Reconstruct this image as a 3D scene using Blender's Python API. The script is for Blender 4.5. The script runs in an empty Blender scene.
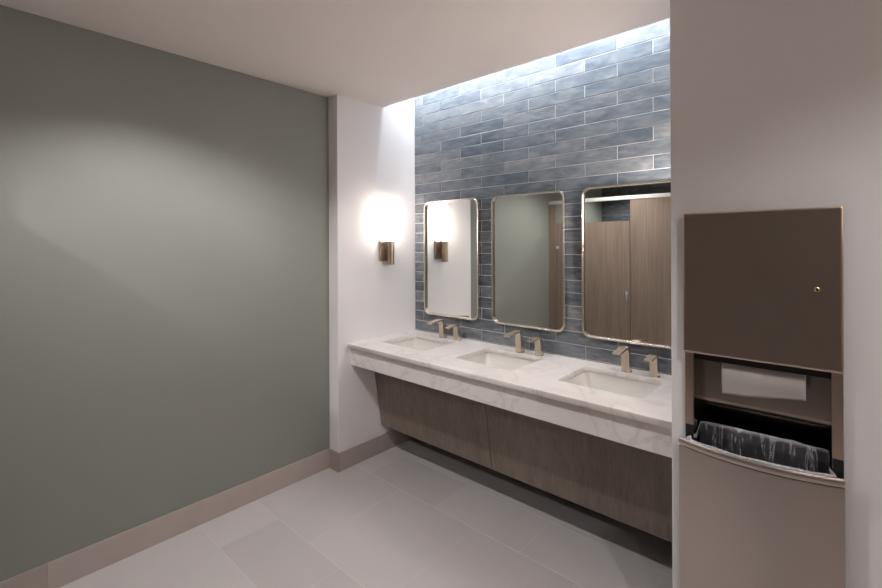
import bpy, bmesh, math, random
from mathutils import Vector, Matrix, noise
random.seed(7)
SC = bpy.context.scene
COL = SC.collection
PI = math.pi

# ------------------------------------------------------------------ room sizes (metres)
XG, XS, XP, XR = -2.794, -2.687, -0.508, 2.0      # green wall, side wall, pier edge, right wall
YT, YP, YC, YB = 2.42, 1.716, 2.105, -1.53        # tile wall, pier faces, ceiling slot edge, rear wall
HC = 2.583                                        # ceiling
CT = 0.862                                        # countertop

# ------------------------------------------------------------------ helpers
def obj(name, bm, mat=None, parent=None, smooth=False, bevel=0, seg=2):
    me = bpy.data.meshes.new(name)
    bmesh.ops.recalc_face_normals(bm, faces=bm.faces)
    bm.to_mesh(me); bm.free()
    o = bpy.data.objects.new(name, me); COL.objects.link(o)
    if mat: me.materials.append(mat)
    if parent: o.parent = parent
    if smooth:
        for p in me.polygons: p.use_smooth = True
    if bevel:
        m = o.modifiers.new('bevel', 'BEVEL'); m.width = bevel; m.segments = seg
        m.limit_method = 'ANGLE'; m.angle_limit = math.radians(35)
        for p in me.polygons: p.use_smooth = True
        w = o.modifiers.new('wn', 'WEIGHTED_NORMAL'); w.keep_sharp = True
    return o

def empty(name, label, cat, loc=(0, 0, 0), group=None):
    o = bpy.data.objects.new(name, None); COL.objects.link(o); o.location = loc
    o.empty_display_size = .1
    o['label'] = label; o['category'] = cat
    if group: o['group'] = group
    return o

def tag(o, label, cat, group=None):
    o['label'] = label; o['category'] = cat
    if group: o['group'] = group
    return o

def struct(o, label=None):
    o['kind'] = 'structure'
    if label: o['label'] = label; 
    return o

def new(): return bmesh.new()

def box(bm, x0, x1, y0, y1, z0, z1):
    vs = [bm.verts.new(p) for p in ((x0,y0,z0),(x1,y0,z0),(x1,y1,z0),(x0,y1,z0),(x0,y0,z1),(x1,y0,z1),(x1,y1,z1),(x0,y1,z1))]
    fs = []
    for f in ((0,3,2,1),(4,5,6,7),(0,1,5,4),(1,2,6,5),(2,3,7,6),(3,0,4,7)):
        fs.append(bm.faces.new([vs[i] for i in f]))
    return vs, fs

def bx(*a):
    bm = new(); box(bm, *a); return bm

def rrect(w, h, r, n=6):
    """rounded rectangle loop, centred, list of (a,b) counter-clockwise"""
    out = []
    for cx, cy, a0 in ((w/2-r, h/2-r, 0), (-w/2+r, h/2-r, 90), (-w/2+r, -h/2+r, 180), (w/2-r, -h/2+r, 270)):
        for k in range(n+1):
            a = math.radians(a0 + 90*k/n)
            out.append((cx + r*math.cos(a), cy + r*math.sin(a)))
    return out

def loft(bm, loops, closed_loop=True, cap0=False, cap1=False):
    rings = [[bm.verts.new(p) for p in L] for L in loops]
    n = len(rings[0])
    for a, b in zip(rings, rings[1:]):
        for i in range(n if closed_loop else n-1):
            j = (i+1) % n
            bm.faces.new((a[i], a[j], b[j], b[i]))
    if cap0: bm.faces.new(list(reversed(rings[0])))
    if cap1: bm.faces.new(rings[-1])
    return rings

def lathe(bm, prof, c, n=32, axis='z', cap=True):
    loops = []
    for r, t in prof:
        L = []
        for k in range(n):
            a = 2*PI*k/n
            u, v = r*math.cos(a), r*math.sin(a)
            L.append((c[0]+u, c[1]+v, c[2]+t) if axis == 'z' else (c[0]+u, c[1]+t, c[2]+v) if axis == 'y' else (c[0]+t, c[1]+u, c[2]+v))
        loops.append(L)
    loft(bm, loops, True, cap, cap)

def extrude_x(bm, prof, x0, x1):
    """profile list of (y,z), extruded along x with caps"""
    loft(bm, [[(x0, y, z) for y, z in prof], [(x1, y, z) for y, z in prof]], True, True, True)

def plate(name, outer, holes, z0, z1, mat, parent=None, bev=0.0):
    """flat plate in xy with rounded holes"""
    cu = bpy.data.curves.new(name, 'CURVE'); cu.dimensions = '2D'; cu.fill_mode = 'BOTH'
    for L in [outer] + holes:
        s = cu.splines.new('POLY'); s.points.add(len(L)-1); s.use_cyclic_u = True
        for p, q in zip(s.points, L): p.co = (q[0], q[1], 0, 1)
    cu.extrude = (z1-z0)/2 - bev; cu.bevel_depth = bev; cu.bevel_resolution = 1; cu.offset = -bev
    tmp = bpy.data.objects.new('tmp', cu); COL.objects.link(tmp)
    bpy.context.view_layer.update()
    me = bpy.data.meshes.new_from_object(tmp.evaluated_get(bpy.context.evaluated_depsgraph_get()))
    bpy.data.objects.remove(tmp); bpy.data.curves.remove(cu)
    me.name = name
    me.transform(Matrix.Translation((0, 0, (z0+z1)/2)))
    o = bpy.data.objects.new(name, me); COL.objects.link(o)
    me.materials.clear(); me.materials.append(mat)
    if parent: o.parent = parent
    return o

# ------------------------------------------------------------------ materials
class NT:
    def __init__(s, name):
        s.m = bpy.data.materials.new(name); s.m.use_nodes = True
        s.t = s.m.node_tree; s.b = s.t.nodes['Principled BSDF']; s.out = s.t.nodes['Material Output']
    def n(s, kind, **kw):
        nd = s.t.nodes.new(kind)
        for k, v in kw.items():
            if k.startswith('i_'): nd.inputs[k[2:].replace('_', ' ')].default_value = v
            else: setattr(nd, k, v)
        return nd
    def l(s, a, b): s.t.links.new(a, b)
    def coords(s, scale=(1,1,1), rot=(0,0,0), src='Object'):
        tc = s.n('ShaderNodeTexCoord'); mp = s.n('ShaderNodeMapping')
        mp.inputs['Scale'].default_value = scale; mp.inputs['Rotation'].default_value = rot
        s.l(tc.outputs[src], mp.inputs['Vector']); return mp.outputs['Vector']
    def ramp(s, fac, stops):
        r = s.n('ShaderNodeValToRGB')
        while len(r.color_ramp.elements) < len(stops): r.color_ramp.elements.new(.5)
        for e, (p, c) in zip(r.color_ramp.elements, stops):
            e.position = p; e.color = (*c, 1) if len(c) == 3 else c
        s.l(fac, r.inputs['Fac']); return r.outputs['Color']
    def set(s, **kw):
        for k, v in kw.items():
            k = k.replace('_', ' ')
            s.b.inputs[k].default_value = (*v, 1) if isinstance(v, tuple) and len(v) == 3 and 'Color' in k or k in ('Base Color',) and len(v) == 3 else v
        return s
    def bump(s, h, strength, dist=.001, into=None):
        b = s.n('ShaderNodeBump'); b.inputs['Strength'].default_value = strength; b.inputs['Distance'].default_value = dist
        s.l(h, b.inputs['Height']); s.l(b.outputs['Normal'], (into or s.b).inputs['Normal']); return b

def paint(name, col, rough=.6, spec=.35):
    m = NT(name); v = m.coords((1,1,1))
    n1 = m.n('ShaderNodeTexNoise', i_Scale=1.1, i_Detail=3.0); m.l(v, n1.inputs['Vector'])
    m.l(m.ramp(n1.outputs['Fac'], [(.3, tuple(c*.97 for c in col)), (.7, tuple(min(1, c*1.02) for c in col))]), m.b.inputs['Base Color'])
    n2 = m.n('ShaderNodeTexNoise', i_Scale=260.0, i_Detail=2.0); m.l(v, n2.inputs['Vector'])
    m.bump(n2.outputs['Fac'], .12, .0006)
    m.b.inputs['Roughness'].default_value = rough
    m.b.inputs['Specular IOR Level'].default_value = spec
    return m.m

M = {}
M['green'] = paint('sage_green_paint', (.238, .248, .224), .42, .4)
M['white'] = paint('white_wall_paint', (.84, .82, .82), .55)
M['ceil'] = paint('ceiling_paint', (.88, .81, .775), .8, .2)

def tile_mat(name, dark=1.0):
    m = NT(name)
    v = m.coords((1, 1, 1))
    at = m.n('ShaderNodeAttribute', attribute_name='tint')
    # brushed, cloudy glaze
    v2 = m.coords((9, 9, 34))
    cl = m.n('ShaderNodeTexNoise', noise_dimensions='4D', i_Scale=1.0, i_Detail=5.0, i_Roughness=.6, i_Distortion=.6); m.l(v2, cl.inputs['Vector'])
    w = m.n('ShaderNodeMath', operation='MULTIPLY'); w.inputs[1].default_value = 37.0; m.l(at.outputs['Fac'], w.inputs[0]); m.l(w.outputs[0], cl.inputs['W'])
    ad = m.n('ShaderNodeMath', operation='MULTIPLY_ADD'); ad.inputs[1].default_value = 2.2; ad.inputs[2].default_value = -1.08
    m.l(cl.outputs['Fac'], ad.inputs[0])
    sm = m.n('ShaderNodeMath', operation='ADD'); m.l(at.outputs['Fac'], sm.inputs[0]); m.l(ad.outputs[0], sm.inputs[1])
    d = dark
    m.l(m.ramp(sm.outputs[0], [(.05, (.078*d, .096*d, .118*d)), (.45, (.145*d, .163*d, .184*d)), (.75, (.215*d, .224*d, .232*d)), (1, (.32*d, .32*d, .32*d))]), m.b.inputs['Base Color'])
    n2 = m.n('ShaderNodeTexNoise', i_Scale=26.0, i_Detail=3.0); m.l(v, n2.inputs['Vector'])
    m.bump(n2.outputs['Fac'], .35, .004)
    rr = m.n('ShaderNodeMapRange'); rr.inputs['To Min'].default_value = .06; rr.inputs['To Max'].default_value = .17
    m.l(cl.outputs['Fac'], rr.inputs['Value']); m.l(rr.outputs['Result'], m.b.inputs['Roughness'])
    return m.m
M['tile'] = tile_mat('glazed_blue_tile')
M['slate'] = tile_mat('glazed_slate_tile', .55)
m = NT('light_grout'); m.set(Base_Color=(.66, .65, .65), Roughness=.85); M['grout'] = m.m
m = NT('dark_grout'); m.set(Base_Color=(.12, .13, .14), Roughness=.85); M['grout_dark'] = m.m

def porcelain(name, lo, hi, rough=.38):
    m = NT(name); v = m.coords((1.0, 2.4, 2.4))
    at = m.n('ShaderNodeAttribute', attribute_name='tint')
    cl = m.n('ShaderNodeTexNoise', noise_dimensions='4D', i_Scale=2.2, i_Detail=6.0, i_Roughness=.55, i_Distortion=.8); m.l(v, cl.inputs['Vector'])
    w = m.n('ShaderNodeMath', operation='MULTIPLY'); w.inputs[1].default_value = 23.0; m.l(at.outputs['Fac'], w.inputs[0]); m.l(w.outputs[0], cl.inputs['W'])
    mx = m.n('ShaderNodeMath', operation='MULTIPLY_ADD'); mx.inputs[1].default_value = .55; m.l(cl.outputs['Fac'], mx.inputs[0])
    m2 = m.n('ShaderNodeMath', operation='MULTIPLY'); m2.inputs[1].default_value = .5; m.l(at.outputs['Fac'], m2.inputs[0]); m.l(m2.outputs[0], mx.inputs[2])
    m.l(m.ramp(mx.outputs[0], [(.15, lo), (.85, hi)]), m.b.inputs['Base Color'])
    m.b.inputs['Roughness'].default_value = rough
    n2 = m.n('ShaderNodeTexNoise', i_Scale=90.0); m.l(m.coords(), n2.inputs['Vector']); m.bump(n2.outputs['Fac'], .08, .001)
    return m.m
M['floor'] = porcelain('warm_grey_porcelain', (.47, .44, .432), (.55, .517, .508))
M['base'] = porcelain('taupe_porcelain_base', (.34, .29, .265), (.46, .40, .37), .45)
m = NT('floor_grout'); m.set(Base_Color=(.62, .59, .575), Roughness=.9); M['fgrout'] = m.m

def marble():
    m = NT('white_veined_quartz')
    v = m.coords((1, 1, 1), (0, 0, .5))
    n0 = m.n('ShaderNodeTexNoise', i_Scale=2.6, i_Detail=5.0, i_Distortion=1.6); m.l(v, n0.inputs['Vector'])
    r1 = m.ramp(n0.outputs['Fac'], [(.47, (0, 0, 0)), (.497, (1, 1, 1)), (.525, (0, 0, 0))])
    v2 = m.coords((3, 7, 7), (0, 0, .7))
    n1 = m.n('ShaderNodeTexNoise', i_Scale=2.0, i_Detail=6.0, i_Distortion=1.0); m.l(v2, n1.inputs['Vector'])
    base = m.ramp(n1.outputs['Fac'], [(.3, (.76, .71, .69)), (.7, (.82, .775, .75))])
    mx = m.n('ShaderNodeMix', data_type='RGBA'); mf = m.n('ShaderNodeMath', operation='MULTIPLY'); mf.inputs[1].default_value = .28
    m.l(r1, mf.inputs[0]); m.l(mf.outputs[0], mx.inputs['Factor']); m.l(base, mx.inputs['A']); mx.inputs['B'].default_value = (.40, .37, .34, 1)
    m.l(mx.outputs['Result'], m.b.inputs['Base Color']); m.b.inputs['Roughness'].default_value = .28
    return m.m
M['marble'] = marble()

def wood(name, lo, mid, hi, rough=.45):
    m = NT(name); v = m.coords((1, 1, .03))
    n0 = m.n('ShaderNodeTexNoise', i_Scale=75.0, i_Detail=5.0, i_Roughness=.65); m.l(v, n0.inputs['Vector'])
    v3 = m.coords((1, 1, .10))
    n1 = m.n('ShaderNodeTexNoise', i_Scale=12.0, i_Detail=3.0, i_Distortion=.4); m.l(v3, n1.inputs['Vector'])
    s = m.n('ShaderNodeMath', operation='MULTIPLY_ADD'); s.inputs[1].default_value = .65; m.l(n0.outputs['Fac'], s.inputs[0])
    s2 = m.n('ShaderNodeMath', operation='MULTIPLY'); s2.inputs[1].default_value = .35; m.l(n1.outputs['Fac'], s2.inputs[0]); m.l(s2.outputs[0], s.inputs[2])
    m.l(m.ramp(s.outputs[0], [(.33, lo), (.5, mid), (.67, hi)]), m.b.inputs['Base Color'])
    m.bump(n0.outputs['Fac'], .15, .0008); m.b.inputs['Roughness'].default_value = rough
    return m.m
M['wood'] = wood('grey_brown_wood_laminate', (.130, .100, .080), (.18, .142, .116), (.23, .186, .154))
M['stall'] = wood('brown_stall_laminate', (.150, .108, .082), (.205, .152, .118), (.255, .195, .152))

def steel(name, col, rough, scale, an=.0, metal=1.0):
    m = NT(name); v = m.coords(scale)
    n0 = m.n('ShaderNodeTexNoise', i_Scale=1.0, i_Detail=3.0); m.l(v, n0.inputs['Vector'])
    rr = m.n('ShaderNodeMapRange'); rr.inputs['To Min'].default_value = rough*.85; rr.inputs['To Max'].default_value = rough*1.18
    m.l(n0.outputs['Fac'], rr.inputs['Value']); m.l(rr.outputs['Result'], m.b.inputs['Roughness'])
    m.set(Base_Color=col, Metallic=metal); m.bump(n0.outputs['Fac'], .06, .0005)
    return m.m
M['steel'] = steel('brushed_stainless_steel', (.68, .53, .43), .30, (14, 300, 900))
M['steel_shaded'] = steel('shade_tinted_stainless_steel', (.40, .33, .28), .24, (14, 300, 900))  # same cabinet steel, with the recess's dark reflections put into its colour
M['steelv'] = steel('vertically_brushed_stainless_steel', (.54, .48, .44), .38, (900, 300, 8))
m = NT('champagne_nickel'); m.set(Base_Color=(.86, .80, .70), Metallic=1.0, Roughness=.24); M['nickel'] = m.m
M['faucet'] = steel('brushed_bronze_nickel', (.72, .62, .53), .24, (300, 300, 30))
M['bronze'] = steel('aged_bronze', (.42, .33, .26), .30, (300, 300, 20))
m = NT('mirror_glass'); m.set(Base_Color=(.93, .95, .93), Metallic=1.0, Roughness=.0); M['mirror'] = m.m
m = NT('ceramic'); m.set(Base_Color=(.74, .72, .68), Roughness=.15); M['ceramic'] = m.m
m = NT('black_plastic'); m.set(Base_Color=(.012, .012, .014), Roughness=.4); M['black'] = m.m
m = NT('dark_inner_steel'); m.set(Base_Color=(.10, .095, .09), Metallic=1.0, Roughness=.4); M['dark'] = m.m
m = NT('brass'); m.set(Base_Color=(.65, .48, .22), Metallic=1.0, Roughness=.22); M['brass'] = m.m
m = NT('chrome'); m.set(Base_Color=(.8, .8, .8), Metallic=1.0, Roughness=.18); M['chrome'] = m.m
m = NT('satin_aluminium'); m.set(Base_Color=(.72, .70, .67), Metallic=.6, Roughness=.42); M['alu'] = m.m
m = NT('paper'); m.set(Base_Color=(.50, .47, .45), Roughness=.9)
n = m.n('ShaderNodeTexNoise', i_Scale=400.0); m.l(m.coords(), n.inputs['Vector']); m.bump(n.outputs['Fac'], .3, .0005); M['paper'] = m.m
m = NT('white_metal'); m.set(Base_Color=(.75, .74, .72), Roughness=.4); M['wmetal'] = m.m

def emis(name, col, s):
    m = NT(name); m.set(Base_Color=(.8, .8, .8), Roughness=.4)
    m.b.inputs['Emission Color'].default_value = (*col, 1); m.b.inputs['Emission Strength'].default_value = s; return m.m
M['lens'] = emis('lit_downlight_lens', (1, .90, .80), 14)
M['tube'] = emis('lit_frosted_glass', (1, .90, .82), 18)
M['tube_b'] = emis('lit_frosted_glass_bright', (1, .89, .81), 75)
M['wash'] = emis('fill_light_lens', (1, .88, .81), 70)  # glow of the added ceiling fill
M['led'] = emis('lit_led_strip', (.80, .90, 1), 56)

def film():
    m = NT('clear_plastic_film')
    m.set(Base_Color=(.72, .72, .76), Roughness=.18)
    v = m.coords((60, 60, 9)); n0 = m.n('ShaderNodeTexNoise', i_Scale=1.0, i_Detail=4.0, i_Distortion=1.2); m.l(v, n0.inputs['Vector'])
    a = m.ramp(n0.outputs['Fac'], [(.42, (.02,)*3), (.56, (.06,)*3), (.63, (.42,)*3), (.69, (.08,)*3)])
    at = m.n('ShaderNodeAttribute', attribute_name='rim'); ma = m.n('ShaderNodeMath', operation='MULTIPLY_ADD', use_clamp=True); ma.inputs[1].default_value = .7
    m.l(at.outputs['Fac'], ma.inputs[0]); m.l(a, ma.inputs[2]); m.l(ma.outputs[0], m.b.inputs['Alpha']); m.bump(n0.outputs['Fac'], .6, .004)
    return m.m
M['film'] = film()

# ------------------------------------------------------------------ setting: floor
def set_tint(o, vals):
    a = o.data.attributes.new('tint', 'FLOAT', 'FACE')
    for i, v in enumerate(vals): a.data[i].value = v

def slab(bm, x0, x1, y0, y1, z0, z1, b=.0008):
    """pillowed tile: bottom ring open, small bevel, top face; returns face count"""
    L0 = [(x0,y0,z0),(x1,y0,z0),(x1,y1,z0),(x0,y1,z0)]
    L1 = [(x0,y0,z1-b),(x1,y0,z1-b),(x1,y1,z1-b),(x0,y1,z1-b)]
    L2 = [(x0+b,y0+b,z1),(x1-b,y0+b,z1),(x1-b,y1-b,z1),(x0+b,y1-b,z1)]
    loft(bm, [L0, L1, L2], True, True, True)
    return 10

rng = random.Random(3)
bm = new(); tints = []
ys = [(-1.61, -.985, 1), (-.985, -.30, 0), (-.30, .29, 1), (.29, .905, 0), (.905, 1.212, 1), (1.212, 1.836, 0), (1.836, 2.15, 1), (2.15, 2.46, 1)]
for ri, (y0, y1, par) in enumerate(ys):
    x = -2.50 - .61*2 + (0 if par else .32)
    if ri == 7: x = -2.8
    while x < XR:
        a, b_ = max(x, XG-.05), min(x+.61, XR+.05)
        if b_ > a + .01:
            t = rng.random()
            tints += [t]*slab(bm, a+.0016, b_-.0016, y0+.0016, y1-.0016, -.012, 0.0, .0004)
        x += .61
fl = obj('floor', bm, M['floor']); set_tint(fl, tints); struct(fl)
fl.data.materials.append(M['fgrout'])
bm = new(); bm.from_mesh(fl.data); _, fs = box(bm, XG-.06, XR+.1, YB-.1, 2.5, -.06, -.0006)
for f in fs: f.material_index = 1
bm.to_mesh(fl.data); bm.free()

# ------------------------------------------------------------------ setting: ceiling with lighting slot
bm = new()
box(bm, XG-.1, XR+.1, YB-.1, YC, HC, HC+.08)
box(bm, XP, XR+.1, YC, 2.6, HC, HC+.08)                 # over the pier
box(bm, XG-.1, XP+.08, YC-.02, YC, HC+.08, HC+.42)      # slot front
box(bm, XG-.1, XP+.08, YC-.02, 2.6, HC+.42, HC+.46)     # slot top
box(bm, XP, XP+.08, YC, 2.6, HC+.08, HC+.42)
struct(obj('ceiling', bm, M['ceil']))

# ------------------------------------------------------------------ setting: walls
struct(obj('wall_left', bx(XG-.1, XG, YB-.1, YP, 0, HC+.02), M['green'], None))
struct(obj('wall_side', bx(XG-.1, XS, YP, 2.6, 0, HC+.42), M['white'], None, bevel=.002))
struct(obj('wall_right', bx(XR, XR+.1, YB-.1, YP, 0, HC+.02), M['white']))
# pier wall with the recess for the dispenser
RX0, RX1, RZ0, RZ1 = -.4445, -.0325, .30, 1.64
bm = new()
box(bm, XP, RX0, YP, 2.6, 0, HC+.02)
box(bm, RX1, XR+.1, YP, 2.6, 0, HC+.02)
box(bm, RX0, RX1, YP, 2.6, RZ1, HC+.02)
box(bm, RX0, RX1, YP, 2.6, 0, RZ0)
box(bm, RX0, RX1, YP+.17, 2.6, RZ0, RZ1)
bmesh.ops.remove_doubles(bm, verts=bm.verts, dist=1e-5)
struct(obj('wall_pier', bm, M['white']))

def tile_wall(name, x0, x1, z0, z1, yface, sgn, xa, xb, pitch_x, zref, pitch_z, mt, mg, seed, gap=.0042):
    """real bevelled tiles on a grout bed; sgn -1 faces -y"""
    r = random.Random(seed); bm = new(); tints = []
    def Y(d): return yface - sgn*(-d)       # d = height out of the grout bed
    k0 = int(math.floor((z0-zref)/pitch_z)); k1 = int(math.ceil((z1-zref)/pitch_z))
    for k in range(k0, k1):
        za, zb = max(z0, zref+k*pitch_z), min(z1, zref+(k+1)*pitch_z)
        if zb-za < .006: continue
        off = xa if k % 2 else xb
        i0 = int(math.floor((x0-off)/pitch_x)); i1 = int(math.ceil((x1-off)/pitch_x))
        for i in range(i0, i1):
            a, b = max(x0, off+i*pitch_x), min(x1, off+(i+1)*pitch_x)
            if b-a < .008: continue
            t = min(1, max(0, r.gauss(.42, .12)))
            g = gap/2; e = .0022
            tx, tz = r.uniform(-.0009, .0009), r.uniform(-.0007, .0007)
            def P(x, z, d, tilt=True):
                u = (x-(a+b)/2)/(b-a)*2; w = (z-(za+zb)/2)/(zb-za)*2
                return (x, yface + sgn*(d + (u*tx+w*tz if tilt else 0)), z)
            A, B, C_, D_ = a+g, b-g, za+g, zb-g
            L0 = [P(A,C_,-.003,0),P(B,C_,-.003,0),P(B,D_,-.003,0),P(A,D_,-.003,0)]
            L1 = [P(A,C_,.0012),P(B,C_,.0012),P(B,D_,.0012),P(A,D_,.0012)]
            h = e*.4
            L2 = [P(A+h,C_+h,.0024),P(B-h,C_+h,.0024),P(B-h,D_-h,.0024),P(A+h,D_-h,.0024)]
            L3 = [P(A+e,C_+e,.0030),P(B-e,C_+e,.0030),P(B-e,D_-e,.0030),P(A+e,D_-e,.0030)]
            loft(bm, [L0, L1, L2, L3], True, False, True)
            tints += [t]*13
    nt = len(tints)
    y0, y1 = sorted((yface, yface - sgn*.12))
    _, fs = box(bm, x0, x1, y0, y1, z0, z1)
    for f in fs: f.material_index = 1
    tints += [0]*6
    o = obj(name, bm, mt); o.data.materials.append(mg); set_tint(o, tints); struct(o)
    return o
# tile faces end up .006 in front of the bed
tile_wall('wall_back', XS, XP, 0, HC+.42, YT+.003, -1, -1.196, -.9965, .3985, 1.5645, .0776, M['tile'], M['grout'], 11)
tile_wall('wall_rear', XG, XR, 0, HC, YB, 1, -1.196, -.9965, .3985, 1.5645, .0776, M['slate'], M['grout_dark'], 12)

# ------------------------------------------------------------------ setting: tile skirting
def skirt(name, segs, t=.010, h=.13):
    """segs: list of (x0,y0,x1,y1) plan boxes, each one tile"""
    r = random.Random(len(name)); bm = new(); tints = []
    for (x0, y0, x1, y1) in segs:
        v = r.random()
        tints += [v]*6; box(bm, x0, x1, y0, y1, 0, h)
    o = obj(name, bm, M['base']); set_tint(o, tints); struct(o); return o
g = .0006
ysg = [.12, .305, .918, 1.228, YP]
skirt('baseboard_left', [(XG, a+g, XG+.010, b-g) for a, b in zip(ysg, ysg[1:])])
skirt('baseboard_side', [(XG+.010, YP-.010, XS+.010, YP), (XS, YP+.0002, XS+.010, YP+.31), (XS, YP+.311, XS+.010, YT)])
skirt('baseboard_right', [(XR-.010, y, XR, min(y+.61, YP-.01)) for y in (-1.49, -.88, -.27, .34, .95, 1.56)])
skirt('baseboard_pier', [(XP, YP-.010, -.480, YP), (-.010, YP-.010, .6, YP), (.601, YP-.010, 1.2, YP), (1.201, YP-.010, XR-.01, YP)])

# ------------------------------------------------------------------ vanity countertop
VX0, VX1, VY0, VY1 = XS+.0005, XP-.0005, 1.790, YT-.001
SINKS = [-2.338, -1.628, -.922]
SW, SD, SY = .438, .328, 2.138
outer = [(VX0, VY0), (VX1, VY0), (VX1, VY1), (VX0, VY1)]
holes = [[(cx+a, SY+b) for a, b in rrect(SW, SD, .022, 5)] for cx in SINKS]
ct = plate('countertop', outer, holes, CT-.028, CT, M['marble'], None, .0015)
tag(ct, 'long white veined stone countertop with three sink cutouts under the mirrors', 'countertop')
ap = obj('apron', bx(VX0, VX1, VY0+.027, VY0+.049, .710, CT-.028), M['marble'], ct, bevel=.001)
# sinks
def sink(cx, label):
    bm = new(); N = 5
    W, D, r = SW+.014, SD+.014, .030
    def L(w, d, rr, z): return [(a, b, z) for a, b in rrect(w, d, rr, N)]
    zt = -.0005
    loops = [L(W+.03, D+.03, r+.015, zt-.012), L(W+.03, D+.03, r+.015, zt), L(W, D, r, zt), L(W-.006, D-.006, r, zt-.010), L(W-.030, D-.030, r+.004, zt-.105),
             L(W-.050, D-.050, r+.010, zt-.125), L(W-.10, D-.10, r, zt-.133), L(.07, .07, .034, zt-.138)]
    outs = [L(.10, .10, .034, zt-.150), L(W-.02, D-.02, r, zt-.145), L(W+.004, D+.004, r, zt-.012)]
    rings = loft(bm, loops + outs, True, False, False)
    a, b = rings[-1], rings[0]
    for i in range(len(a)):
        j = (i+1) % len(a); bm.faces.new((a[i], a[j], b[j], b[i]))
    root = empty('undermount_sink', label, 'sink', (cx, SY, CT-.0285), 'undermount sinks')
    obj('basin', bm, M['ceramic'], root, smooth=True)
    bm = new(); lathe(bm, [(.036, -.1495), (.036, -.137), (.030, -.1355), (.012, -.1365)], (0, 0, 0), 24)
    obj('drain', bm, M['chrome'], root, smooth=False)
    return root
sink(SINKS[0], 'white rectangular undermount sink nearest the wall lamp')
sink(SINKS[1], 'white rectangular undermount sink in the middle of the counter')
sink(SINKS[2], 'white rectangular undermount sink nearest the steel dispenser')

# ------------------------------------------------------------------ slanted vanity panels
def vpanel(x0, x1, label, brackets):
    a = Vector((2.013, .626)); b = Vector((2.076, .207)); d = (b-a).normalized()
    top = a - d*.050; n_ = Vector((-d.y, d.x)); n_ = n_ if n_.x > 0 else -n_
    bm = new()
    q = [top, b, b + n_*.019, top + n_*.019]
    extrude_x(bm, [(p.x, p.y) for p in q], x0, x1)
    o = obj('vanity_panel', bm, M['wood'], None, bevel=.001)
    tag(o, label, 'panel', 'slanted wood panels under the counter')
    for bxx in brackets:
        bm = new(); box(bm, bxx-.015, bxx+.015, 2.035, 2.039, .60, CT-.0285); box(bm, bxx-.015, bxx+.015, 2.0392, 2.075, CT-.0325, CT-.0285)
        obj('mounting_bracket', bm, M['wmetal'], o)
    return o
vpanel(VX0+.003, -1.639, 'slanted grey-brown wood panel under the counter, next to the white side wall', (-2.655, -1.98))
vpanel(-1.635, -.572, 'slanted grey-brown wood panel under the counter, towards the steel dispenser', (-1.27, -.62))
vpanel(-.568, VX1-.003, 'narrow slanted wood panel at the counter end, hidden side of the pier', (-.54,))

# ------------------------------------------------------------------ faucets and soap dispensers
def tap(name, cat, label, x, y, h, reach, w, group):
    root = empty(name, label, cat, (x, y, CT), group)
    # body leans towards the basin; spout is a thin plate
    bm = new()
    zt = h
    def ring(z, s0, s1, ww): return [(-ww/2, -s1, z), (ww/2, -s1, z), (ww/2, -s0, z), (-ww/2, -s0, z)]
    loft(bm, [ring(0, -.024, .022, w), ring(zt*.35, -.019, .023, w*.97), ring(zt*.72, -.010, .027, w*.96),
              ring(zt*.88, -.001, .034, w*.97), ring(zt*.965, .010, .050, w)], True, True, True)
    obj('body', bm, M['faucet'], root, bevel=.0025)
    bm = new()
    def yz(s, z, ww): return [(-ww/2, -s, z), (ww/2, -s, z)]
    P = [(-.000, zt*.875), (.004, zt*.93), (.016, zt*.985), (.034, zt), (reach*.6, zt*.965), (reach, zt*.90)]
    Q = [(-.000, zt*.86), (.012, zt*.90), (.024, zt*.93), (.040, zt*.925), (reach*.6, zt*.885), (reach-.002, zt*.835)]
    L = []
    for (s, z), (s2, z2) in zip(P, Q):
        L.append([(-w/2, -s, z), (w/2, -s, z), (w/2, -s2, z2), (-w/2, -s2, z2)])
    loft(bm, L, True, True, True)
    sp = obj('spout', bm, M['faucet'], root, bevel=.002)
    bm = new(); lathe(bm, [(.008, -.004), (.008, .0)], (0, -reach+.016, zt*.845), 16)
    obj('outlet', bm, M['black'], root)
    bm = new(); lathe(bm, [(w*.62, 0), (w*.62, .0015), (w*.56, .003)], (0, 0.0, .0002), 28)
    obj('base_ring', bm, M['faucet'], root)
    return root
where = ('nearest the wall lamp', 'in the middle of the counter', 'nearest the steel dispenser')
for x, wh in zip((-2.296, -1.612, -.917), where):
    tap('faucet', 'faucet', 'tall bronze-toned faucet behind the sink ' + wh, x, 2.342, .141, .145, .045, 'faucets')
for x, wh in zip((-2.156, -1.470, -.770), where):
    tap('soap_dispenser', 'soap dispenser', 'short bronze-toned soap dispenser right of the faucet ' + wh, x, 2.346, .118, .108, .042, 'counter soap dispensers')

# ------------------------------------------------------------------ mirrors
def mirror(x0, w, zc, h, label, rot=0.0):
    root = empty('wall_mirror', label, 'mirror', (x0+w/2, YT, zc), 'rounded mirrors')
    root.rotation_euler[2] = rot
    dep = .030; ro = .052; off = abs(math.sin(rot))*w/2 
    bm = new(); N = 8
    def L(ins, y): return [(a, y-off, b) for a, b in rrect(w-2*ins, h-2*ins, ro-ins*.7, N)]
    t = .0115
    rings = loft(bm, [L(0.002, -.0005), L(0, -.003), L(0, -dep+.002), L(.0015, -dep), L(t-.0015, -dep), L(t, -dep+.0015), L(t, -.0005)], True)
    a, b = rings[-1], rings[0]
    for i in range(len(a)):
        j = (i+1) % len(a); bm.faces.new((a[i], a[j], b[j], b[i]))
    fr = obj('frame', bm, M['nickel'], root, smooth=True)
    es = fr.modifiers.new('es', 'EDGE_SPLIT'); es.split_angle = math.radians(40)
    bm = new()
    loft(bm, [L(t+.0002, -.011), L(t+.0002, -.015)], True, True, True)
    obj('glass', bm, M['mirror'], root)
    return root
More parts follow.
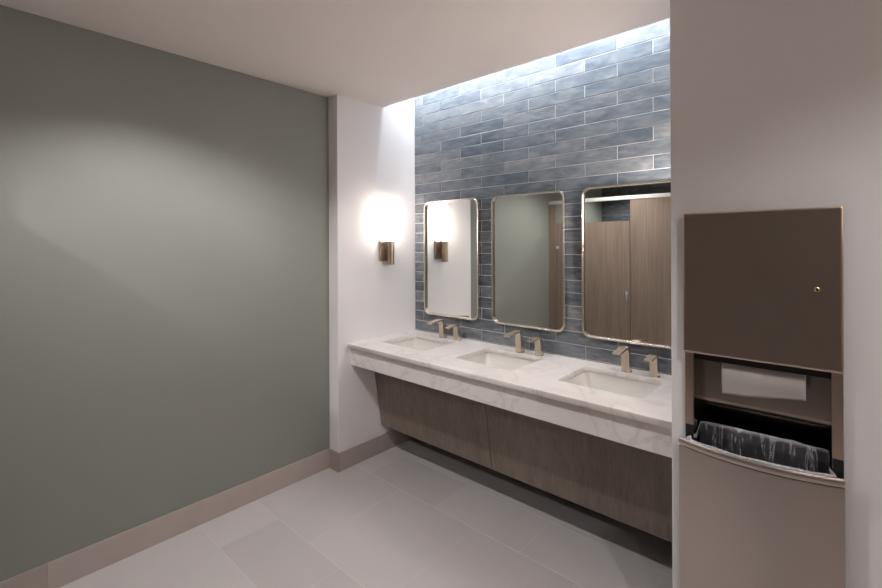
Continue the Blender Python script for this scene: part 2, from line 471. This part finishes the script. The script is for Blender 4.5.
MR = [-.0105, .0030, .0030]
mirror(-2.550, .552, 1.446, .874, 'rounded rectangular mirror reflecting the lit wall lamp', MR[0])
mirror(-1.881, .562, 1.446, .874, 'rounded rectangular mirror reflecting mostly the sage green wall', MR[1])
mirror(-1.206, .562, 1.444, .882, 'rounded rectangular mirror reflecting the brown stall doors', MR[2])

# ------------------------------------------------------------------ wall sconces at both ends of the counter
def sconce(x, rot, label, glass):
    root = empty('wall_sconce', label, 'wall lamp', (x, 2.119, 1.50), 'wall lamps at the counter ends')
    root.rotation_euler[2] = rot
    s = -1 if rot else 1
    obj('back_plate', bx(0.0003, .022, *sorted((-.058*s, .062*s)), -.072, .084), M['bronze'], root, bevel=.003)
    obj('arm', bx(.022, .045, -.016, .016, -.02, .02), M['bronze'], root)
    def part(name, prof, mat):
        bm = new(); lathe(bm, prof, (.070, 0, 0), 32)
        o = obj(name, bm, mat, root, smooth=True); o.modifiers.new('es', 'EDGE_SPLIT').split_angle = .6
    part('holder', [(.020, -.099), (.0265, -.097), (.0265, -.080), (.0245, -.078), (.0245, .062), (.0275, .064), (.0275, .0775), (.026, .079)], M['bronze'])
    part('glass_shade', [(.0245, .079), (.0245, .372), (.022, .376)], glass)
    part('top_cap', [(.0262, .370), (.0262, .378), (.015, .380)], M['bronze'])
sconce(XS, 0, 'lit wall lamp with frosted glass tube and bronze bracket on white side wall', M['tube'])
sconce(XP, PI, 'matching lit wall lamp on the inner face of the pier, hidden beside the right mirror', M['tube_b'])

# ------------------------------------------------------------------ paper towel dispenser set in the pier wall
DX0, DX1 = -.4495, -.0035
Z0d, Z1d = 1.167, 1.665
root = empty('towel_dispenser', 'tall recessed stainless steel paper towel dispenser cabinet in the white pier wall', 'paper towel dispenser', ((DX0+DX1)/2, YP, .25))
ox, oy, oz = root.location
def R_(bm):  # world -> local
    bmesh.ops.translate(bm, verts=bm.verts, vec=(-ox, -oy, -oz)); return bm
# flange frame
bm = new()
box(bm, -.4205, -.0325, YP-.0135, YP-.0004, .262, .30)
obj('bottom_rail', R_(bm), M['steel'], root, bevel=.0015)
obj('side_stile', R_(bx(DX0+.001, -.4205, YP-.014, YP-.0004, .905, 1.20)), M['steel'], root, bevel=.0015)
obj('side_stile', R_(bx(-.0325, DX1-.001, YP-.014, YP-.0004, .905, 1.20)), M['steel'], root, bevel=.0015)
bm = new()
box(bm, DX0+.004, DX1-.004, YP-.012, YP-.0004, 1.20, 1.66)
obj('frame', R_(bm), M['steel'], root, bevel=.0015)
# cabinet body in the recess: sides and curved back
bm = new()
box(bm, -.4225, -.4205, YP-.002, YP+.160, .31, 1.63)
box(bm, -.0325, -.0305, YP-.002, YP+.160, .31, 1.63)
obj('side_panel', R_(bm), M['steel_shaded'], root)
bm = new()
pr = [(YP+.080, 1.20), (YP+.080, .985)]
for k in range(1, 9):
    a = k/8*.6; pr.append((YP+.080 + .05*(1-math.cos(a)), .985-.05*math.sin(a)))
pr += [(YP+.138, .885), (YP+.150, .32)]
back = [(y+.003, z) for y, z in reversed(pr)]
extrude_x(bm, pr + back, -.4205, -.0325)
o = obj('back_panel', R_(bm), M['steel_shaded'], root, smooth=True); o.modifiers.new('es', 'EDGE_SPLIT').split_angle = .7
# throat (dark underside of the towel compartment)
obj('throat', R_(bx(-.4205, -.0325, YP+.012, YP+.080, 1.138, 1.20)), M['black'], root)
# door
bm = new()
W, H = DX1-DX0, Z1d-Z0d
cxm, czm = (DX0+DX1)/2, (Z0d+Z1d)/2
def DL(ins, y, r=.008): return [(cxm+a, y, czm+b) for a, b in rrect(W-2*ins, H-2*ins, max(.001, r-ins), 4)]
yd = YP-.0315
loft(bm, [DL(0, YP-.0125), DL(0, yd+.004), DL(.0012, yd+.0012), DL(.004, yd), DL(.0065, yd+.0012), DL(.009, yd+.0015)], True, True, True)
door = obj('door', R_(bm), M['steel'], root, smooth=True); door.modifiers.new('es', 'EDGE_SPLIT').split_angle = .5
bm = new(); lathe(bm, [(.0075, .003), (.0075, -.002), (.005, -.0035), (.004, -.003)], (-.066, yd, 1.414), 20, 'y')
lk = obj('lock', R_(bm), M['brass'], door)
obj('keyhole', R_(bx(-.0675, -.0645, yd-.0042, yd-.003, 1.409, 1.419)), M['black'], door)
# ------------------------------------------------------------------ paper towel
def sheet(name, fn, nu, nv, mat, th=.0006, parent=None):
    bm = new(); vs = [[bm.verts.new(fn(i/nu, j/nv)) for i in range(nu+1)] for j in range(nv+1)]
    for j in range(nv):
        for i in range(nu): bm.faces.new((vs[j][i], vs[j][i+1], vs[j+1][i+1], vs[j+1][i]))
    o = obj(name, bm, mat, parent, smooth=True)
    if th: s = o.modifiers.new('s', 'SOLIDIFY'); s.thickness = th; s.offset = 0
    return o
def towel(u, v):
    x = -.333 + .237*u
    z = 1.1548 - v*(.125 - .027*u - .010*math.sin(PI*u)*0)
    y = YP+.012 - .010*math.sin(PI*min(1, v*1.1))*.9 - .004*math.sin(2*PI*u)*v
    if v < .25: y += (.25-v)*.10
    return (x, y, z + .003*math.sin(PI*u)*v*-1)
tw = sheet('paper_towel', towel, 24, 14, M['paper'])
tag(tw, 'off-white folded paper towel hanging out of the steel dispenser slot', 'paper towel')

# ------------------------------------------------------------------ waste bin with bowed steel front
ZL = .857
def bow(u):            # front line from left (0) to right (1)
    x = -.466 + .464*u
    return x, YP-.028 - .044*math.sin(PI*min(1, max(0, u)))**.85
root = empty('waste_bin', 'recessed waste bin with bowed brushed steel front below the towel dispenser', 'waste bin', (-.234, YP, .28))
ox, oy, oz = root.location
nb = 28
bm = new()
fr_ = [bow(i/nb) for i in range(nb+1)]
def band(z, out): return [(x, y-out, z) for x, y in fr_]
outer_l = [band(.285, 0), band(ZL-.030, 0)]
o_ = []
loop_pts = []
for z, out in ((.285, 0), (ZL-.0285, 0)):
    o_.append([(x, y-out, z) for x, y in fr_] + [(x, y+.004, z) for x, y in reversed(fr_)])
loft(bm, o_, True, True, True)
# returns at both ends back to the flange
box(bm, -.466, -.463, YP-.028, YP-.0145, .285, ZL-.028)
box(bm, -.005, -.002, YP-.028, YP-.0145, .285, ZL-.028)
o = obj('front_panel', R_(bm), M['steelv'], root, smooth=True); o.modifiers.new('es', 'EDGE_SPLIT').split_angle = .6
bm = new()
ringp = [(-.0035, -.026), (.003, -.024), (.0055, -.015), (.005, -.005), (.0015, 0), (-.005, 0), (-.009, -.004), (-.009, -.022)]
L = []
for x, y in fr_: L.append([(x, y-a, ZL+b) for a, b in ringp])
loft(bm, L, True, True, True)
o = obj('rim', R_(bm), M['steelv'], root, smooth=True); o.modifiers.new('es', 'EDGE_SPLIT').split_angle = .9
# black inner container: rounded loop whose rear edge stands higher
def inner_loop(ins, z, zb=None, n=20):
    pts = []
    for i in range(n+1):
        u = i/n; x, y = bow(.035 + .93*u); pts.append((x, y+.014+ins, z))
    xr = pts[-1][0]-ins; xl = pts[0][0]+ins
    pts[0] = (xl, pts[0][1], z); pts[-1] = (xr, pts[-1][1], z)
    zz = zb if zb is not None else z
    yb = YP+.066-ins
    for k in range(1, 5):
        t = k/5; pts.append((min(xr, -.040), pts[n][1]*(1-t)+yb*t, z*(1-t)+zz*t))
    xa, xb = min(xr, -.040), max(xl, -.415)
    for k in range(n+1):
        pts.append((xa + (xb-xa)*k/n, yb, zz))
    for k in range(1, 5):
        t = k/5; pts.append((xb, yb*(1-t)+pts[0][1]*t, zz*(1-t)+z*t))
    return pts
bm = new()
loft(bm, [inner_loop(0, .31), inner_loop(0, ZL-.006, ZL+.034), inner_loop(.004, ZL-.006, ZL+.034), inner_loop(.010, .32)], True, True, True)
obj('inner_container', R_(bm), M['black'], root)
for xx in (-.4475, -.0305):
    obj('gap_plate', R_(bx(xx, xx+.026, YP-.012, YP-.0004, ZL-.06, .9045)), M['black'], root)  # black plates standing in for the dark gaps beside the bin
# liner
bm = new()
prof = [(-.0075, -.018, -.004), (-.0085, -.004, .006), (-.004, .004, .009), (.004, .003, .008), (.008, -.010, 0), (.011, -.05, -.03), (.014, -.12, -.1), (.022, -.30, -.28)]
loops = []
for pi, (ins, dz, dzb) in enumerate(prof):
    L = []
    for i, (x, y, z) in enumerate(inner_loop(ins, ZL+dz, ZL+.034+dzb*.9)):
        nn = noise.noise_vector(Vector((x*28, y*28, z*9 + pi*.35)))
        n3 = noise.noise_vector(Vector((x*90, y*60, z*20)))
        k = 1.0 if pi > 0 else 1.5
        L.append((x + nn.x*.003*k, y + (nn.y*.003 + n3.y*.0012)*k + .000, z + nn.z*.004 + n3.z*.0015))
    loops.append(L)
loft(bm, loops, True, False, False)
nl = len(loops[0]); fth = [[1.0, 1.0, .8, .3, .1, .03, .0][i//nl] for i in range(len(bm.faces))]
ln = obj('bin_liner', bm, M['film'], None, smooth=True)
at_ = ln.data.attributes.new('rim', 'FLOAT', 'FACE')
for i, v in enumerate(fth): at_.data[i].value = v
sb = ln.modifiers.new('sub', 'SUBSURF'); sb.levels = 2; sb.render_levels = 2
tag(ln, 'clear crumpled plastic bag lining the steel waste bin', 'bin liner')

# everything of the dispenser sits a touch further from the pier's right end
for o in COL.objects:
    if o.name in ('towel_dispenser', 'waste_bin', 'paper_towel', 'bin_liner'): o.location.x -= .0095

# ------------------------------------------------------------------ downlights and slot lighting
WARM = (1, .97, .965)
def downlight(x, y, label, power, size=2.32, blend=.55, col=WARM):
    root = empty('downlight', label, 'downlight', (x, y, HC), 'recessed ceiling downlights')
    bm = new(); n = 40
    prof = [(.062, -.0002), (.062, -.003), (.055, -.005), (.050, -.004), (.048, -.0002)]
    rings = []
    for r, t in prof: rings.append([(r*math.cos(2*PI*k/n), r*math.sin(2*PI*k/n), t) for k in range(n)])
    loft(bm, rings, True)
    obj('trim_ring', bm, M['wmetal'], root, smooth=True)
    bm = new(); lathe(bm, [(.048, -.0004), (.048, -.0016)], (0, 0, 0), n)
    obj('lens', bm, M['lens'], root)
    ld = bpy.data.lights.new('downlight_lamp', 'SPOT'); ld.energy = power; ld.color = col
    ld.spot_size = size; ld.spot_blend = blend; ld.shadow_soft_size = .022
    lo = bpy.data.objects.new('downlight_lamp', ld); COL.objects.link(lo); lo.parent = root; lo.location = (0, 0, -.008)
    return root
downlight(-1.968, .655, 'round recessed ceiling downlight nearest the green wall', 60)
downlight(.53, .70, 'round recessed ceiling downlight in front of the steel dispenser', 28)
downlight(-2.1, -.85, 'round recessed ceiling downlight over the toilet stall', 60)
downlight(1.0, -.85, 'added ceiling downlight over the far stall for bounce light, unseen', 30)  # extra lamp added to bounce light in from behind the camera

root = empty('strip_light', 'hidden cool white strip light in the ceiling slot above the tiled wall', 'strip light', ((XS+XP)/2, YC+.03, HC+.35))
hl = (XP-XS)/2-.03
obj('housing', bx(-hl, hl, -.029, 0, -.03, .05), M['wmetal'], root)
obj('diffuser', bx(-hl, hl, 0.0003, .010, -.022, .022), M['led'], root)

root = empty('fill_light', 'added fill lamp brightening the ceiling from the right wall outside the view', 'fill light', (XR, -.45, 2.10))  # lamp added out of view to lift the ceiling brightness
bm = new(); extrude_y = [(0, -.03), (-.07, -.01), (-.09, .05), (-.082, .05), (-.06, .0), (0, -.012)]
loft(bm, [[(a, -.9, b) for a, b in extrude_y], [(a, .9, b) for a, b in extrude_y]], True, True, True)
obj('trough', bm, M['wmetal'], root)
obj('diffuser', bx(-.058, -.006, -.89, .89, .004, .012), M['wash'], root)

# ------------------------------------------------------------------ toilet stalls behind the camera (seen in the mirrors)
PY = .044      # front plane of the stalls
def pilaster(x0, x1, label):
    root = empty('stall_pilaster', label, 'stall post', ((x0+x1)/2, PY, 0), 'tall wood stall posts')
    w = (x1-x0)/2
    obj('panel', bx(-w, w, 0, .022, .05, 2.03), M['stall'], root, bevel=.001)
    obj('shoe', bx(-w+.001, w-.001, -.002, .024, 0.0005, .07), M['chrome'], root)
def stall_door(x0, x1, label, latch_right=True):
    root = empty('stall_door', label, 'stall door', (x0, PY, 0), 'wood stall doors')
    w = x1-x0
    obj('panel', bx(0.004, w-.004, .001, .021, .10, 1.795), M['stall'], root, bevel=.001)
    xs = w-.035 if latch_right else .035
    xe = w-.012 if latch_right else .004
    bm = new(); box(bm, xs-.016, xs+.016, .021, .026, .90, 1.02); box(bm, xs-.006, xs+.008, .026, .046, .93, 1.0)
    obj('latch', bm, M['chrome'], root, bevel=.002)
    xh = 0.0 if latch_right else w-.02
    for z in (1.50, .30):
        bm = new(); box(bm, xh, xh+.05, .021, .026, z-.02, z+.02); box(bm, xh, xh+.014, .026, .036, z-.03, z+.03)
        obj('hinge', bm, M['chrome'], root, bevel=.002)
pilaster(XG+.002, -2.692, 'narrow wood stall post against the green wall, seen in the middle mirror')
stall_door(-2.690, -1.778, 'brown wood stall door with a lower top edge, seen in the right mirror')
pilaster(-1.774, -1.345, 'wide brown wood stall post right of the stall door, seen in the right mirror')
pilaster(.62, .95, 'brown wood stall post of the far stall behind the camera')
stall_door(.954, 1.80, 'brown wood door of the far stall behind the camera')
pilaster(1.804, XR-.002, 'brown wood stall post beside the right wall behind the camera')
def rail(x0, x1, label):
    root = empty('headrail', label, 'headrail', ((x0+x1)/2, PY, 2.03), 'stall headrails')
    w = (x1-x0)/2
    obj('rail', bx(-w, w, -.006, .028, .0, .042), M['alu'], root, bevel=.003)
rail(XG+.001, -1.345, 'silver headrail along the top of the stall, seen in the right mirror')
rail(.62, XR-.001, 'silver headrail over the far stall behind the camera')
def divider(x, label):
    root = empty('stall_divider', label, 'stall divider', (x, (PY+YB)/2, 0), 'wood stall side dividers')
    d = (PY-YB)/2
    obj('panel', bx(-.010, .010, -d+.006, d-.004, .25, 1.795), M['stall'], root, bevel=.001)
    obj('wall_bracket', bx(-.018, .018, -d+.007, -d+.03, .3, 1.75), M['chrome'], root)
divider(-1.37, 'brown wood side divider of the stall behind the camera')
divider(.64, 'brown wood side divider of the far stall behind the camera')

# ------------------------------------------------------------------ world, camera, view
w = bpy.data.worlds.new('world'); SC.world = w; w.use_nodes = True
w.node_tree.nodes['Background'].inputs[0].default_value = (0, 0, 0, 1)
cam = bpy.data.cameras.new('camera'); co = bpy.data.objects.new('camera', cam); COL.objects.link(co)
cam.sensor_width = 36; cam.lens = 36*438.87/882; cam.shift_x = (441-483)/882; cam.shift_y = (243.0-294)/882
cam.clip_start = .02
co.location = (-.0245, .009, 1.56); co.rotation_euler = (Matrix.Rotation(math.radians(39.008), 3, 'Z') @ Matrix.Rotation(PI/2, 3, 'X') @ Matrix.Rotation(math.radians(-.24), 3, 'Z')).to_euler()
SC.camera = co
SC.view_settings.view_transform = 'Standard'; SC.view_settings.look = 'None'
SC.view_settings.exposure = 0.76; SC.view_settings.gamma = 1.0; SC.view_settings.use_curve_mapping = False
SC.cycles.max_bounces = 10; SC.cycles.diffuse_bounces = 6; SC.cycles.glossy_bounces = 6; SC.cycles.transparent_max_bounces = 12
SC.cycles.caustics_reflective = False; SC.cycles.caustics_refractive = False
SC.cycles.sample_clamp_indirect = 6.0
